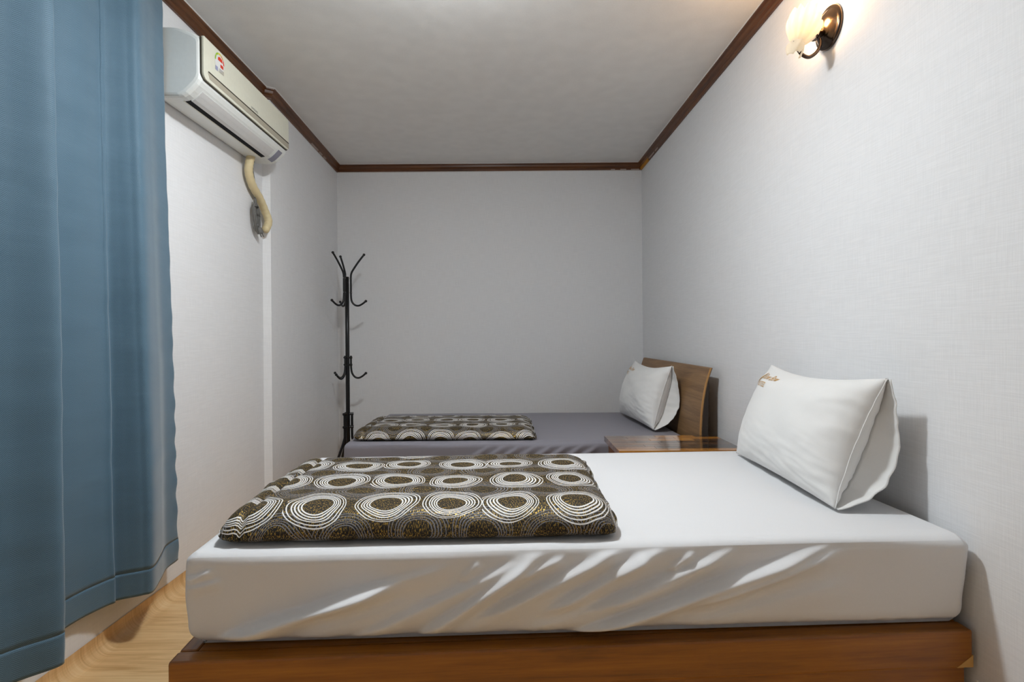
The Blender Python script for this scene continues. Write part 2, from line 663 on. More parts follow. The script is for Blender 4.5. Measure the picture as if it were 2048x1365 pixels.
for a, b in ((.92, .955), (1.0, 1.05), (1.09, 1.16)):
    sweep('peeled_scuff', [(a, ZB - e), (b, ZB - e)], [(.001, -.0612), (.0105, -.0612), (.0137, -.051), (.0115, -.056)], M['peel'], (None, None), trims['trim_2'])


# ------------------------------------------------------------------ bed frames
def bed_frame(name, loc, yaw, L, W, top, rail_h, label, chip=False):
    o = empty(name, loc, yaw)
    tk = 0.045
    mesh_obj('side_rail', *box(0, L, 0, tk, top - rail_h, top, .006), M['teak'], o)
    mesh_obj('side_rail', *box(0, L, W - tk, W, top - rail_h, top, .006), M['teak'], o)
    mesh_obj('foot_rail', *box(.001, tk, tk + .0005, W - tk - .0005, top - rail_h, top, .006), M['teak_y'], o)
    mesh_obj('head_rail', *box(L - tk, L - .001, tk + .0005, W - tk - .0005, top - rail_h, top, .006), M['teak_y'], o)
    nb = 8
    ww = (W - 2 * tk - .002) / nb
    for i in range(nb):
        mesh_obj('deck_board', *box(tk + .001, L - tk - .001, tk + .001 + i * ww, tk + .001 + i * ww + ww - .006, top - .022, top - .001), M['teak'], o)
    ins = 0.012
    zb = top - rail_h - .0005
    mesh_obj('base_panel', *box(ins, L - ins, ins, ins + .03, 0.0, zb), M['teak'], o)
    mesh_obj('base_panel', *box(ins, L - ins, W - ins - .03, W - ins, 0.0, zb), M['teak'], o)
    mesh_obj('end_panel', *box(ins, ins + .03, ins + .031, W - ins - .031, 0.0, zb), M['teak_y'], o)
    mesh_obj('end_panel', *box(L - ins - .03, L - ins, ins + .031, W - ins - .031, 0.0, zb), M['teak_y'], o)
    if chip:
        zc = top - rail_h
        V = [(L - .042, -.0006, zc - .0002), (L + .0006, -.0006, zc - .0002), (L + .0006, -.0006, zc + .030),
             (L - .042, .02, zc - .0002), (L + .0006, .02, zc - .0002), (L + .0006, .02, zc + .030)]
        mesh_obj('chipped_corner', V, [(0, 1, 2), (5, 4, 3), (0, 3, 4, 1), (1, 4, 5, 2), (2, 5, 3, 0)], M['raw'], o)['label'] = 'pale raw wood chipped corner'
    tag(o, label, 'bed frame')
    return o


B1Y = R(3.2)
B1 = bed_frame('bed_frame', (-.776, 1.215, 0), B1Y, 1.945, 1.06, .335, .092,
               'brown wooden platform bed frame under the white mattress, nearest the camera', True)
B2 = bed_frame('bed_frame', (-.93, 2.865, 0), 0.0, 1.985, 1.27, .262, .08,
               'wooden bed frame with a curved headboard under the grey mattress at the back')

# curved headboard of the far bed
hp = [(.0, .20), (.0, .50), (.003, .60), (.012, .70), (.028, .79), (.044, .85), (.060, .895)]
hp = [(v.x, v.y) for v in catmull([(a, b, 0) for a, b in hp], 6)]
X0 = 1.0565
V, F = [], []
y0, y1 = 0.0, 1.365
for y in (y0, y1):
    for d, h in hp:
        V.append((X0 + d + .93, y, h))
    for d, h in hp:
        V.append((X0 + d + .012 + .93, y, h + .003))
k = len(hp)
for j in range(k - 1):
    F.append((j, j + 1, 2 * k + j + 1, 2 * k + j))
    F.append((k + j, 3 * k + j, 3 * k + j + 1, k + j + 1))
    F.append((j, k + j, k + j + 1, j + 1))
    F.append((2 * k + j, 2 * k + j + 1, 3 * k + j + 1, 3 * k + j))
F.append((k - 1, 2 * k - 1, 4 * k - 1, 3 * k - 1))
F.append((0, 2 * k, 3 * k, k))
hb = mesh_obj('headboard', V, F, M['hboard'], B2)
# pale lipping along the near edge and the top, dark support behind
V, F = [], []
for y in (-.0012, .004):
    for d, h in hp:
        V.append((X0 + d + .93 - .0006, y, h))
        V.append((X0 + d + .93 + .0075, y, h + .002))
for j in range(k - 1):
    a = 2 * j
    F.append((a, a + 1, a + 3, a + 2))
    F.append((a + 2 * k, a + 2 * k + 2, a + 2 * k + 3, a + 2 * k + 1))
    F.append((a, a + 2, a + 2 * k + 2, a + 2 * k))
mesh_obj('edge_lipping', V, F, M['hedge'], hb)
for yy in (.002, 1.345):
    V, F = [], []
    for y in (yy, yy + .018):
        for d, h in hp:
            V.append((X0 + d + .0128 + .93, y, h))
        for d, h in hp:
            V.append((X0 + .93 + max(d + .0132, .037 + .018 * (h - .2) / .7), y, h))
    for j in range(k - 1):
        F.append((j, j + 1, k + j + 1, k + j))
        F.append((2 * k + j, 3 * k + j, 3 * k + j + 1, 2 * k + j + 1))
        F.append((j, 2 * k + j, 2 * k + j + 1, j + 1))
        F.append((k + j, k + j + 1, 3 * k + j + 1, 3 * k + j))
    mesh_obj('headboard_support', V, F, M['dark'], B2)


# ------------------------------------------------------------------ mattresses with fitted sheets
def seg_dist(a, h, s):
    """distance of (a,h) from segment s, with the position along it"""
    ax, ah, bx, bh = s[:4]
    dx, dh = bx - ax, bh - ah
    L2 = dx * dx + dh * dh
    tt = ((a - ax) * dx + (h - ah) * dh) / L2
    L = math.sqrt(L2)
    dist = ((a - ax) * -dh + (h - ah) * dx) / L      # signed, positive above the fold
    return tt, dist


def mattress(name, loc, yaw, L, W, H, folds, mat, label, seed, nx=300, ny=40, nzs=70, amp=1.0):
    V, F, raw = round_box(L, W, H, .030, nx, ny, nzs)
    out = []
    for p, q in zip(V, raw):
        p = Vector(p)
        # sides belly out a little, the bottom tucks under
        hh = q[2] / H
        p.y -= .024 * hh * max(0, 1 - q[1] / .4)
        if q[1] < .02:
            d = 0.0
            fade = min(1, max(0, (H - q[2]) / .02))
            for s in folds:
                tt, dist = seg_dist(q[0], q[2], s)
                if -.15 < tt < 1.15:
                    w = s[4] * (1 + .35 * nz(tt * 3, seed, s[0]))
                    e_ = max(0, min(1, (tt + .12) / .35)) * max(0, min(1, (1.12 - tt) / .3))
                    e_ = e_ * e_ * (3 - 2 * e_)
                    # steep face on top of the fold, long soft fall below it
                    g = math.exp(-(dist / w) ** 2) if dist > 0 else math.exp(-(dist / (w * 2.6)) ** 2)
                    d += s[5] * e_ * g
            d += .004 * nz(q[0] * 2.2, q[2] * 5, seed)
            d -= .010 * max(0, (.05 - q[2]) / .05) ** 2
            gath = max(0, 1 - q[2] / .03)
            d += .003 * gath * nz(q[0] * 45, seed, 2.0)
            p.y -= d * fade * amp * 2.1
            if q[2] < .012:
                p.z += .004 * nz(q[0] * 30, seed, 5.0)
        if q[0] < .02:
            p.x -= .006 * math.sin(math.pi * hh) + .005 * nz(q[1] * 8, q[2] * 14, seed) - .014 * max(0, (.06 - q[2]) / .06) ** 2
        if q[0] > L - .02:
            p.x += .004 * nz(q[1] * 8, q[2] * 14, seed) - .004
        if q[2] > H - .005 and .03 < q[0] < L - .03 and .03 < q[1] < W - .03:
            p.z += .0025 * nz(q[0] * 3, q[1] * 3, seed)
        out.append(p)
    o = mesh_obj(name, out, F, mat, smooth=True)
    o.location = loc
    o.rotation_euler = (0, 0, yaw)
    tag(o, label, 'mattress')
    return o


FOLDS1 = [
    # a0, h0, a1, h1, width, amplitude   (metres along and up the front face)
    (.095, .030, .48, .150, .010, .018),
    (.40, .015, .80, .20, .010, .009),
    (.56, .02, .83, .205, .009, .014),
    (.70, .06, 1.02, .215, .009, .012),
    (.87, .08, 1.13, .215, .009, .011),
    (.98, .08, 1.30, .205, .009, .011),
    (.93, .012, 1.52, .205, .010, .018),
    (1.22, .08, 1.58, .200, .010, .008),
    (.30, .10, .62, .19, .012, .005),
    (.80, .02, 1.2, .14, .014, .005),
    (1.2, .02, 1.6, .12, .016, .004),
    (.80, .165, .90, .205, .006, .006),
    (1.02, .17, 1.10, .21, .006, .006),
    (1.16, .17, 1.22, .21, .005, .005),
    (.655, .16, .70, .20, .006, .004),
    (.01, .17, .07, .195, .006, .004),
    (.01, .15, .09, .17, .007, .004),
    (.25, .005, .55, .11, .016, .004),
    (.60, .005, .95, .12, .016, .004),
]
MAT1 = mattress('mattress', (-.763, 1.266, .336), R(2.2), 1.933, 1.0, .234, FOLDS1, M['white_sheet'],
                'thick mattress in a white fitted sheet with diagonal creases on its front side', 3.3)
FOLDS2 = [(.62 + .085 * i + .02 * nz(i, 1.1), .09, .80 + .085 * i, .205, .010, .006 + .002 * nz(i * 3.3, 4.4)) for i in range(8)]
MAT2 = mattress('mattress', (-.888, 2.925, .263), 0.0, 1.935, 1.12, .231, FOLDS2, M['grey_sheet'],
                'mattress in a plain grey fitted sheet beside the back wall', 8.1, 220, 30, 40)


# ------------------------------------------------------------------ folded quilts
def quilt(name, quad, z0, thick, label, seed, uv_off, res=(150, 110, 16)):
    L = ((Vector(quad[1]) - Vector(quad[0])).length + (Vector(quad[2]) - Vector(quad[3])).length) / 2
    W = ((Vector(quad[3]) - Vector(quad[0])).length + (Vector(quad[2]) - Vector(quad[1])).length) / 2
    V, F, raw = round_box(L, W, 1.0 * thick, thick * .42, *res)
    fl, fr, br, bl = [Vector(q) for q in quad]
    out, UV = [], []
    for p, q in zip(V, raw):
        u, v = p.x / L, p.y / W
        hz = p.z / thick
        pos = (fl * (1 - u) + fr * u) * (1 - v) + (bl * (1 - u) + br * u) * v
        th = thick * (1 - .42 * v)
        # soft puffiness
        th *= 1 + .12 * nz(u * 4 + seed, v * 5, 0) + .05 * nz(u * 11, v * 12 + seed, 3)
        # folded-over left end: a crease a few centimetres in, the roll beside it
        th *= .60 + .40 * math.sqrt(max(0, 1 - (1 - min(1, p.y / .12)) ** 2))
        xl = p.x
        crease = math.exp(-((xl - .055 - .02 * v) / .008) ** 2)
        h = hz * th
        if hz > .5:
            h -= .013 * crease
            h -= .012 * max(0, 1 - xl / .05) ** 1.5
            # right end thins out where the layers end
            h -= .022 * max(0, 1 - (L - xl) / .07) ** 1.3
        # edges wander and layers show at the front right
        if q[1] < .01:
            pos.y -= .008 * math.sin(hz * math.pi) + .006 * nz(u * 7 + seed, hz * 2) - .004 * crease
        if q[0] > L - .01:
            pos.x += .010 * nz(v * 9 + seed, hz * 3) + .012 * (1 - hz) - .004
        if q[0] < .01:
            pos.x += .012 * nz(v * 6 + seed, hz * 2 + 4) - .008 * math.sin(hz * math.pi)
        out.append((pos.x, pos.y, z0 + max(0.001, h)))
        uu = q[0]
        vv = q[1]
        drop = thick - q[2]
        if q[1] < .001:
            vv -= drop
        if q[1] > W - .001:
            vv += drop
        if q[0] < .001:
            uu -= drop
        if q[0] > L - .001:
            uu += drop
        if q[2] < .001 and .001 < q[1] < W - .001:
            vv = -vv - thick
        UV.append((uu + uv_off[0] + (.03 if uu < .05 else 0), vv + uv_off[1]))
    o = mesh_obj(name, out, F, M['quilt'], smooth=True, uvs=UV)
    tag(o, label, 'quilt', 'ring-patterned quilts folded on the beds')
    return o


Q1 = quilt('folded_quilt', [(-.700, 1.292), (.283, 1.322), (.312, 2.08), (-.772, 2.05)], .5715, .082,
           'folded dark quilt with white and grey rings lying on the white mattress', 1.7, (0, 0))
Q2 = quilt('folded_quilt', [(-.838, 2.965), (.175, 2.955), (.178, 3.66), (-.880, 3.66)], .4955, .068,
           'folded dark quilt with white rings lying on the grey mattress', 5.2, (SU / 2 + .01, SV / 2 + .02), (120, 70, 14))


# ------------------------------------------------------------------ pillows
PA, PB, PT_ = .36, .200, .104


def pil(s, tt, side, seed=0.0):
    """point on the pillow in its own frame: x along its length, y up, z out of the face"""
    x = PA * s * (1 - .055 * (1 - tt * tt))
    y = PB * tt * (1 - .13 * (1 - s * s) * (1.25 if tt > 0 else .25))
    e_ = (max(0, 1 - abs(s) ** 2.6) ** .62 if s > 0 else max(0, 1 - abs(s) ** 4.5) ** .55) * max(0, 1 - abs(tt) ** 2.4) ** .60
    z = PT_ * e_
    # wrinkles run in from the corners and the near end
    edge = max(abs(s), abs(tt))
    low = max(0, -tt) * max(0, .5 - s * .5)
    wr = (.008 * nz(s * 2 + seed, tt * 2.5, 1) + .004 * nz(s * 7 + tt * 4 + seed, tt * 6 - s * 3, 2) * edge ** 3
          + .010 * nz(s * 5 - tt * 13, tt * 5 + s * 3, 4 + seed) * low)
    z += wr * min(1, e_ * 2.2)
    x += .004 * nz(tt * 6, seed, 7) * abs(s)
    return Vector((x, y, z * (1 if side > 0 else -.8)))


def pillow(name, origin, lean, yaw, label, seed):
    o = empty(name, (0, 0, 0))
    n1, n2 = 80, 60
    V, F = [], []
    for side in (1, -1):
        n0 = len(V)
        for i in range(n1 + 1):
            for j in range(n2 + 1):
                s = math.sin((i / n1 * 2 - 1) * math.pi / 2) * .35 + (i / n1 * 2 - 1) * .65
                tt = math.sin((j / n2 * 2 - 1) * math.pi / 2) * .35 + (j / n2 * 2 - 1) * .65
                V.append(pil(s, tt, side, seed))
        for i in range(n1):
            for j in range(n2):
                q = n0 + i * (n2 + 1) + j
                F.append((q, q + n2 + 1, q + n2 + 2, q + 1))
    mesh_obj('pillowcase', V, F, M['pillow'], o, smooth=True)
    # seam cord round the near end
    # open flange of the case beyond the near end: the back sheet stands away from the pillow
    nf, ng = 40, 12

    def fl(u, v):
        tt = u * 2 - 1
        b = pil(-.90, tt * .985, -1, seed)
        bow = (1 - tt * tt) * (1 - .35 * tt)
        o_ = pil(-1, tt, 1, seed) + Vector((-.010 - .018 * bow + .004 * nz(tt * 6, seed), -.004 * bow,
                                           -.006 - .100 * bow + .006 * nz(tt * 7 + seed, 3)))
        q = b.lerp(o_, v)
        q.z -= .012 * math.sin(v * math.pi) * bow
        return q
    v1, f1 = grid(nf, ng, fl)
    fo = mesh_obj('flange', v1, f1, M['pillow'], o, smooth=True)
    so = fo.modifiers.new('thick', 'SOLIDIFY')
    so.thickness = .0025
    # seam
    pts = [pil(-1, -1 + 2 * i / 40, 1, seed) + Vector((-.001, 0, 0)) for i in range(41)]
    mesh_obj('seam', *tube(pts, .0016, 6), M['pillow'], o, smooth=True)

    # gold embroidery near the far top corner
    def on_face(x, y):
        s, tt = x / PA, y / PB
        p = pil(s, tt, 1, seed)
        return Vector((x if abs(s) > 2 else p.x, p.y, p.z + .0022))
    VV, FF = [], []

    def lettering(txt, x0, y0, size, shear=0.0):
        cu = bpy.data.curves.new('tmp', 'FONT')
        cu.body = txt
        cu.size = size
        cu.shear = shear
        cu.resolution_u = 2
        ob = bpy.data.objects.new('tmp', cu)
        COL.objects.link(ob)
        dg = bpy.context.evaluated_depsgraph_get()
        me = bpy.data.meshes.new_from_object(ob.evaluated_get(dg))
        n0 = len(VV)
        for v in me.vertices:
            # reading direction runs from the far end towards the near end
            VV.append(on_face(x0 - v.co.x, y0 + v.co.y))
        for p in me.polygons:
            FF.append(tuple(i + n0 for i in p.vertices))
        bpy.data.objects.remove(ob)
        bpy.data.curves.remove(cu)
        bpy.data.meshes.remove(me)
    lettering('Bow Bow', .252, .135, .040, .3)
    lettering('MOTEL', .258, .098, .034, 0)
    sw = [(.300, .094), (.290, .108), (.280, .124), (.270, .144), (.262, .166)]
    n0 = len(VV)
    for i, (x, y) in enumerate(catmull([(a, b, 0) for a, b in sw], 4)[i].xy[:] for i in range(17)):
        w = .009 * math.sin(math.pi * (i + .6) / 17.6)
        VV.append(on_face(x + w, y + w * .3))
        VV.append(on_face(x - w, y - w * .3))
    for i in range(16):
        a = n0 + 2 * i
        FF.append((a, a + 1, a + 3, a + 2))
    em = mesh_obj('gold_embroidery', VV, FF, M['gold_thread'], o)
    em['label'] = 'gold embroidered lettering'
    # frame: length along +Y (far), up along the lean, face towards -X
    es = Vector((math.sin(-yaw), math.cos(yaw), 0))
    side_v = Vector((math.cos(yaw), math.sin(yaw), 0))
    et = side_v * math.sin(lean) + Vector((0, 0, math.cos(lean)))
    en = -side_v * math.cos(lean) + Vector((0, 0, math.sin(lean)))
    m = Matrix((es, et, en)).transposed().to_4x4()
    m.translation = Vector(origin)
    o.matrix_world = m
    tag(o, label, 'pillow', 'white pillows with gold embroidery')
    return o


P1 = pillow('pillow', (1.030, 1.866, .766), R(22), -0.047, 'large white pillow leaning on the right wall, on the white mattress', 0.4)
P2 = pillow('pillow', (.930, 3.540, .700), R(17), 0.06, 'white pillow leaning on the wooden headboard, on the grey mattress', 6.3)

# ------------------------------------------------------------------ nightstand
NX0, NX1, NY0, NY1, NH = .528, 1.112, 2.438, 2.808, .545
ns = empty('nightstand', (NX0, NY0, 0))
tag(ns, 'low nightstand with a glossy top of mixed brown strips between the beds', 'nightstand')
tones = []
for i, (a, b, c) in enumerate([((92, 54, 20), (140, 88, 36), (168, 110, 50)), ((60, 38, 20), (92, 58, 30), (112, 72, 38)),
                               ((28, 18, 12), (46, 30, 20), (62, 42, 28)), ((150, 92, 24), (190, 124, 40), (212, 146, 56)),
                               ((84, 58, 38), (112, 80, 54), (130, 96, 66))]):
    tones.append(wood('nightstand_strip_%d' % i, [(.3, lin(*a)), (.5, lin(*b)), (.7, lin(*c))], 'X', 1.6, .12, .8))
W_, D_ = NX1 - NX0, NY1 - NY0
rows = 8
layout = [
    [(0, .55, 3), (.55, 1, 3)], [(0, .32, 0), (.32, 1, 2)], [(0, .25, 4), (.25, .62, 1), (.62, 1, 2)],
    [(0, .40, 0), (.40, .70, 4), (.70, 1, 1)], [(0, .22, 1), (.22, .58, 2), (.58, 1, 2)],
    [(0, .36, 0), (.36, .74, 3), (.74, 1, 1)], [(0, .18, 4), (.18, .60, 0), (.60, 1, 3)], [(0, .45, 1), (.45, .8, 3), (.8, 1, 2)],
]
rd = D_ / rows
for r_, row_ in enumerate(layout):
    for a, b, tn in row_:
        mesh_obj('plank', *box(a * W_ + .0003, b * W_ - .0003, r_ * rd + .0003, (r_ + 1) * rd - .0003, NH - .028, NH, .0012), tones[tn], ns)
mesh_obj('carcass', *merge(box(.02, .04, .02, D_ - .02, .10, NH - .029), box(W_ - .04, W_ - .02, .02, D_ - .02, .10, NH - .029),
                           box(.041, W_ - .041, D_ - .04, D_ - .02, .10, NH - .029), box(.041, W_ - .041, .02, D_ - .041, .10, .12)), M['teak'], ns)
dr = mesh_obj('drawer', *box(.0415, W_ - .0415, .018, .04, .34, NH - .032, .003), M['teak'], ns)
mesh_obj('knob', *ball((W_ / 2, .008, .43), .012), M['bronze'], dr)
for lx in (.025, W_ - .065):
    for ly in (.025, D_ - .065):
        mesh_obj('leg', *box(lx, lx + .04, ly, ly + .04, 0, .0995), M['teak'], ns)

# ------------------------------------------------------------------ curtain
bot = [(-1.34, .95), (-1.25, 1.05), (-1.24, 1.12), (-1.34, 1.22), (-1.345, 1.30), (-1.298, 1.395), (-1.236, 1.470), (-1.265, 1.500), (-1.345, 1.52), (-1.378, 1.60), (-1.375, 1.70),
       (-1.356, 1.790), (-1.344, 1.816), (-1.350, 1.832), (-1.320, 1.850), (-1.280, 1.870), (-1.258, 1.895), (-1.290, 1.99), (-1.330, 2.08), (-1.338, 2.165)]
top = [(-1.34, .95), (-1.27, 1.05), (-1.26, 1.12), (-1.34, 1.22), (-1.345, 1.30), (-1.310, 1.395), (-1.264, 1.480), (-1.285, 1.510), (-1.350, 1.54), (-1.372, 1.60), (-1.352, 1.69),
       (-1.368, 1.790), (-1.366, 1.805), (-1.362, 1.820), (-1.348, 1.840), (-1.325, 1.865), (-1.302, 1.895), (-1.315, 1.96), (-1.338, 2.04), (-1.350, 2.112)]
bc = catmull([(a, b, 0) for a, b in bot], 12)
tc = catmull([(a, b, 0) for a, b in top], 12)
ul = [0.0]
for i in range(1, len(bc)):
    ul.append(ul[-1] + (bc[i] - bc[i - 1]).length)
HT0, HT1, HEM = .175, 2.505, .085


def curtain_part(h0, h1, nv, off):
    V, F, UV = [], [], []
    n = len(bc)
    for i in range(n):
        for j in range(nv):
            h = h0 + (h1 - h0) * j / (nv - 1)
            k_ = (h - HT0) / (HT1 - HT0)
            k_ = k_ * k_ * (3 - 2 * k_)
            p = bc[i].lerp(tc[i], k_)
            wob = .010 * nz(ul[i] * 5, h * 1.3, 1) * (1 - k_) + .0025 * nz(ul[i] * 5, h * 14, 6)
            # last fold hangs with a scalloped edge
            if i > n - 6:
                wob += .004 * math.sin(h * 55 + 2 * nz(h * 3, 1)) * max(0, 1 - k_ * 1.3) * (i - n + 6) / 6
            x = max(p.x + wob, -1.394) + off
            V.append((x, p.y + .006 * nz(ul[i] * 4, h * 2, 9) * (1 - k_), h))
            UV.append((ul[i], h))
    for i in range(n - 1):
        for j in range(nv - 1):
            a = i * nv + j
            F.append((a, a + nv, a + nv + 1, a + 1))
    return V, F, UV


cur = empty('curtain', (-1.33, 1.6, HT0))
tag(cur, 'blue herringbone curtain hanging in deep folds along the left wall', 'curtain')


def cpart(name, h0, h1, nv, off, th):
    V, F, UV = curtain_part(h0, h1, nv, off)
    V = [(a + 1.33, b - 1.6, c - HT0) for a, b, c in V]
    o = mesh_obj(name, V, F, M['curtain'], cur, True, UV)
    s = o.modifiers.new('thick', 'SOLIDIFY')
    s.thickness = th
    s.offset = 1
    return o


cpart('panel', HT0 + HEM, HT1, 120, 0.0, .0016)
cpart('hem', HT0, HT0 + HEM + .002, 10, .0001, .0018)
mesh_obj('rail', *box(-1.375 + 1.33, -1.345 + 1.33, .9 - 1.6, 2.20 - 1.6, HT1 - HT0 - .01, HC - HT0 - .0005, .002), M['ac'], cur)

# ------------------------------------------------------------------ air conditioner
AX, AY0, AY1 = -1.3995, 2.130, 2.995
ac = empty('air_conditioner', (AX, AY0, 2.055))
tag(ac, 'cream wall-mounted split air conditioner high on the left wall', 'air conditioner')
Z0 = 2.055
APROF = [(0, 2.075), (.008, 2.060), (.03, 2.056), (.10, 2.055), (.118, 2.058), (.135, 2.067), (.154, 2.084), (.174, 2.105), (.184, 2.120),
         (.188, 2.135), (.188, 2.285), (.184, 2.297), (.170, 2.308), (.13, 2.326), (.09, 2.336), (.06, 2.339), (0, 2.339)]
LN = AY1 - AY0
cx, cz = .09, 2.20
V, F = [], []
secs = [(0.0, .014), (.003, .007), (.008, .003), (.018, 0), (LN - .018, 0), (LN - .008, .003), (LN - .003, .007), (LN, .014)]
kp = len(APROF)
for y, sh in secs:
    for d, h in APROF:
        dd = d if d == 0 else d - math.copysign(sh, d - cx) * (1 if abs(d - cx) > .03 else abs(d - cx) / .03)
        hh = h - math.copysign(sh, h - cz) * (1 if abs(h - cz) > .03 else abs(h - cz) / .03)
        V.append((max(dd, 0), y, hh - Z0))
for i in range(len(secs) - 1):
    for j in range(kp):
        a, b = i * kp + j, i * kp + (j + 1) % kp
        F.append((a, b, b + kp, a + kp))
F.append(tuple(range(kp)))
F.append(tuple((len(secs) - 1) * kp + j for j in range(kp - 1, -1, -1)))
body = mesh_obj('body', V, F, M['ac'], ac, smooth=False)
bv = body.modifiers.new('soft', 'BEVEL')
bv.width = .004
bv.segments = 2
bv.limit_method = 'ANGLE'
bv.angle_limit = R(40)


def plate(name, ya, yb, ha, hb, d0, d1, r_lo, r_hi, mat, parent):
    """vertical plate facing +X with rounded corners"""
    pts = []
    for (cy, chh, a0, rr) in ((ya, ha, 180, r_lo), (yb, ha, 270, r_lo), (yb, hb, 0, r_hi), (ya, hb, 90, r_hi)):
        oy = cy + (rr if cy == ya else -rr)
        oh = chh + (rr if chh == ha else -rr)
        for i in range(7):
            a = R(a0 + 90 * i / 6)
            pts.append((oy + rr * math.cos(a), oh + rr * math.sin(a)))
    n_ = len(pts)
    V = [(d1, y, h - Z0) for y, h in pts] + [(d0, y, h - Z0) for y, h in pts]
    F = [tuple(range(n_)), tuple(range(2 * n_ - 1, n_ - 1, -1))]
    for i in range(n_):
        F.append((i, (i + 1) % n_, n_ + (i + 1) % n_, n_ + i))
    return mesh_obj(name, V, F, mat, parent)


plate('panel_gap_shade', .006, LN - .003, 2.128, 2.299, .184, .1895, .026, .006, M['ac_shade_line'], ac)  # dark plate added to stand in for shade around the front panel
fp = plate('front_panel', .011, LN - .006, 2.1335, 2.305, .188, .1965, .024, .006, M['ac_cream'], ac)
# taupe recess along the panel, tapering to the near end
V = [(.1972, .040, 2.172 - Z0), (.1972, .055, 2.147 - Z0), (.1972, LN - .007, 2.143 - Z0), (.1972, LN - .007, 2.174 - Z0)]
V += [(.1955, y, h) for _, y, h in V]
mesh_obj('recess_strip', V, [(0, 1, 2, 3), (0, 3, 7, 4), (0, 4, 5, 1), (1, 5, 6, 2), (2, 6, 7, 3)], M['ac_taupe'], fp)
mesh_obj('recess_shadow_line', *box(.1955, .1978, .046, LN - .008, 2.1710 - Z0, 2.1765 - Z0), M['ac_shade_line'], fp)


def skin_strip(name, pa, pb, ya, yb, lift, mat, parent, thick=.002):
    """strip that follows the curved underside between two profile distances"""
    ds = [pa + (pb - pa) * i / 10 for i in range(11)]
    low = APROF[1:10]

    def hat(d):
        for (d0, h0), (d1, h1) in zip(low[:-1], low[1:]):
            if d0 <= d <= d1:
                return h0 + (h1 - h0) * (d - d0) / (d1 - d0)
        return low[-1][1]
    pts = []
    for d in ds:
        sl = (hat(min(d + .002, .188)) - hat(d - .002)) / .004
        nx_, nz_ = sl, -1
        l = math.hypot(nx_, nz_)
        pts.append((d + nx_ / l * lift, hat(d) + nz_ / l * lift, nx_ / l, nz_ / l))
    V, F = [], []
    for y in (ya, yb):
        for d, h, _, _ in pts:
            V.append((d, y, h - Z0))
        for d, h, a, b in pts:
            V.append((d - a * thick, y, h - b * thick - Z0))
    k_ = len(pts)
    for j in range(k_ - 1):
        F += [(j, j + 1, 2 * k_ + j + 1, 2 * k_ + j), (k_ + j, 3 * k_ + j, 3 * k_ + j + 1, k_ + j + 1),
              (j, k_ + j, k_ + j + 1, j + 1), (2 * k_ + j, 2 * k_ + j + 1, 3 * k_ + j + 1, 3 * k_ + j)]
    F += [(0, 2 * k_, 3 * k_, k_), (k_ - 1, 2 * k_ - 1, 4 * k_ - 1, 3 * k_ - 1)]
    return mesh_obj(name, V, F, mat, parent, smooth=False)


skin_strip('air_slot', .099, .122, .050, LN - .135, .0012, M['blackout'], ac)
skin_strip('air_flap', .121, .166, .052, LN - .130, .0035, M['ac_flap'], ac, .004)
skin_strip('slot_lip', .093, .099, .046, LN - .125, .0018, M['ac_cream'], ac)
skin_strip('display_window', .116, .176, LN - .095, LN - .045, .0012, M['ac_win'], ac)

# energy sticker on the panel: printed disc with a coloured scale
V, F, MI = [], [], []


def poly(pts, mi, d):
    n0 = len(V)
    for y, h in pts:
        V.append((d, y, h - Z0))
    F.append(tuple(range(n0, n0 + len(pts))))
    MI.append(mi)


sy, sh = 2.262 - AY0, 2.258
poly([(sy + .038 * math.cos(2 * math.pi * i / 28), sh + .040 * math.sin(2 * math.pi * i / 28)) for i in range(28)], 0, .1971)
for i, mi in enumerate((1, 1, 2, 3, 4)):
    a0, a1 = R(185 - 38 * i), R(185 - 38 * (i + 1) + 3)
    q = [(sy + .037 * math.cos(a0 + (a1 - a0) * j / 5), sh + .037 * math.sin(a0 + (a1 - a0) * j / 5)) for j in range(6)]
    q += [(sy + .029 * math.cos(a1 + (a0 - a1) * j / 5), sh + .029 * math.sin(a1 + (a0 - a1) * j / 5)) for j in range(6)]
    poly(q, mi, .1973)
poly([(sy - .014, sh + .004), (sy + .024, sh + .004), (sy + .020, sh + .018), (sy, sh + .022), (sy - .012, sh + .016)], 4, .1974)
poly([(sy + .006, sh - .020), (sy + .030, sh - .020), (sy + .030, sh - .006), (sy + .006, sh - .006)], 4, .1974)
poly([(sy - .034, sh - .046), (sy - .014, sh - .046), (sy - .014, sh - .028), (sy - .034, sh - .028)], 5, .1974)
for k_ in range(3):
    poly([(sy - .004, sh - .031 - .006 * k_), (sy + .034, sh - .031 - .006 * k_), (sy + .034, sh - .0285 - .006 * k_), (sy - .004, sh - .0285 - .006 * k_)], 6, .1974)
stk = mesh_obj('energy_sticker', V, F, [M['st_white'], M['st_green'], M['st_yellow'], M['st_orange'], M['st_red'], M['st_lilac'], M['print_grey']], fp)
for p, mi in zip(stk.data.polygons, MI):
    p.material_index = mi
stk['label'] = 'round energy sticker with a green to red scale'

# maker's lettering on the panel
cu = bpy.data.curves.new('tmp', 'FONT')
cu.body = 'SAMSUNG'
cu.size = .0155
cu.extrude = .0002
ob = bpy.data.objects.new('tmp', cu)
COL.objects.link(ob)
me = bpy.data.meshes.new_from_object(ob.evaluated_get(bpy.context.evaluated_depsgraph_get()))
VV = [(.1968 + v.co.z, (2.545 - AY0) + v.co.x, 2.184 - Z0 + v.co.y) for v in me.vertices]
FF = [tuple(p.vertices) for p in me.polygons]
bpy.data.objects.remove(ob)
bpy.data.curves.remove(cu)
mesh_obj('maker_lettering', VV, FF, M['print_grey'], fp)

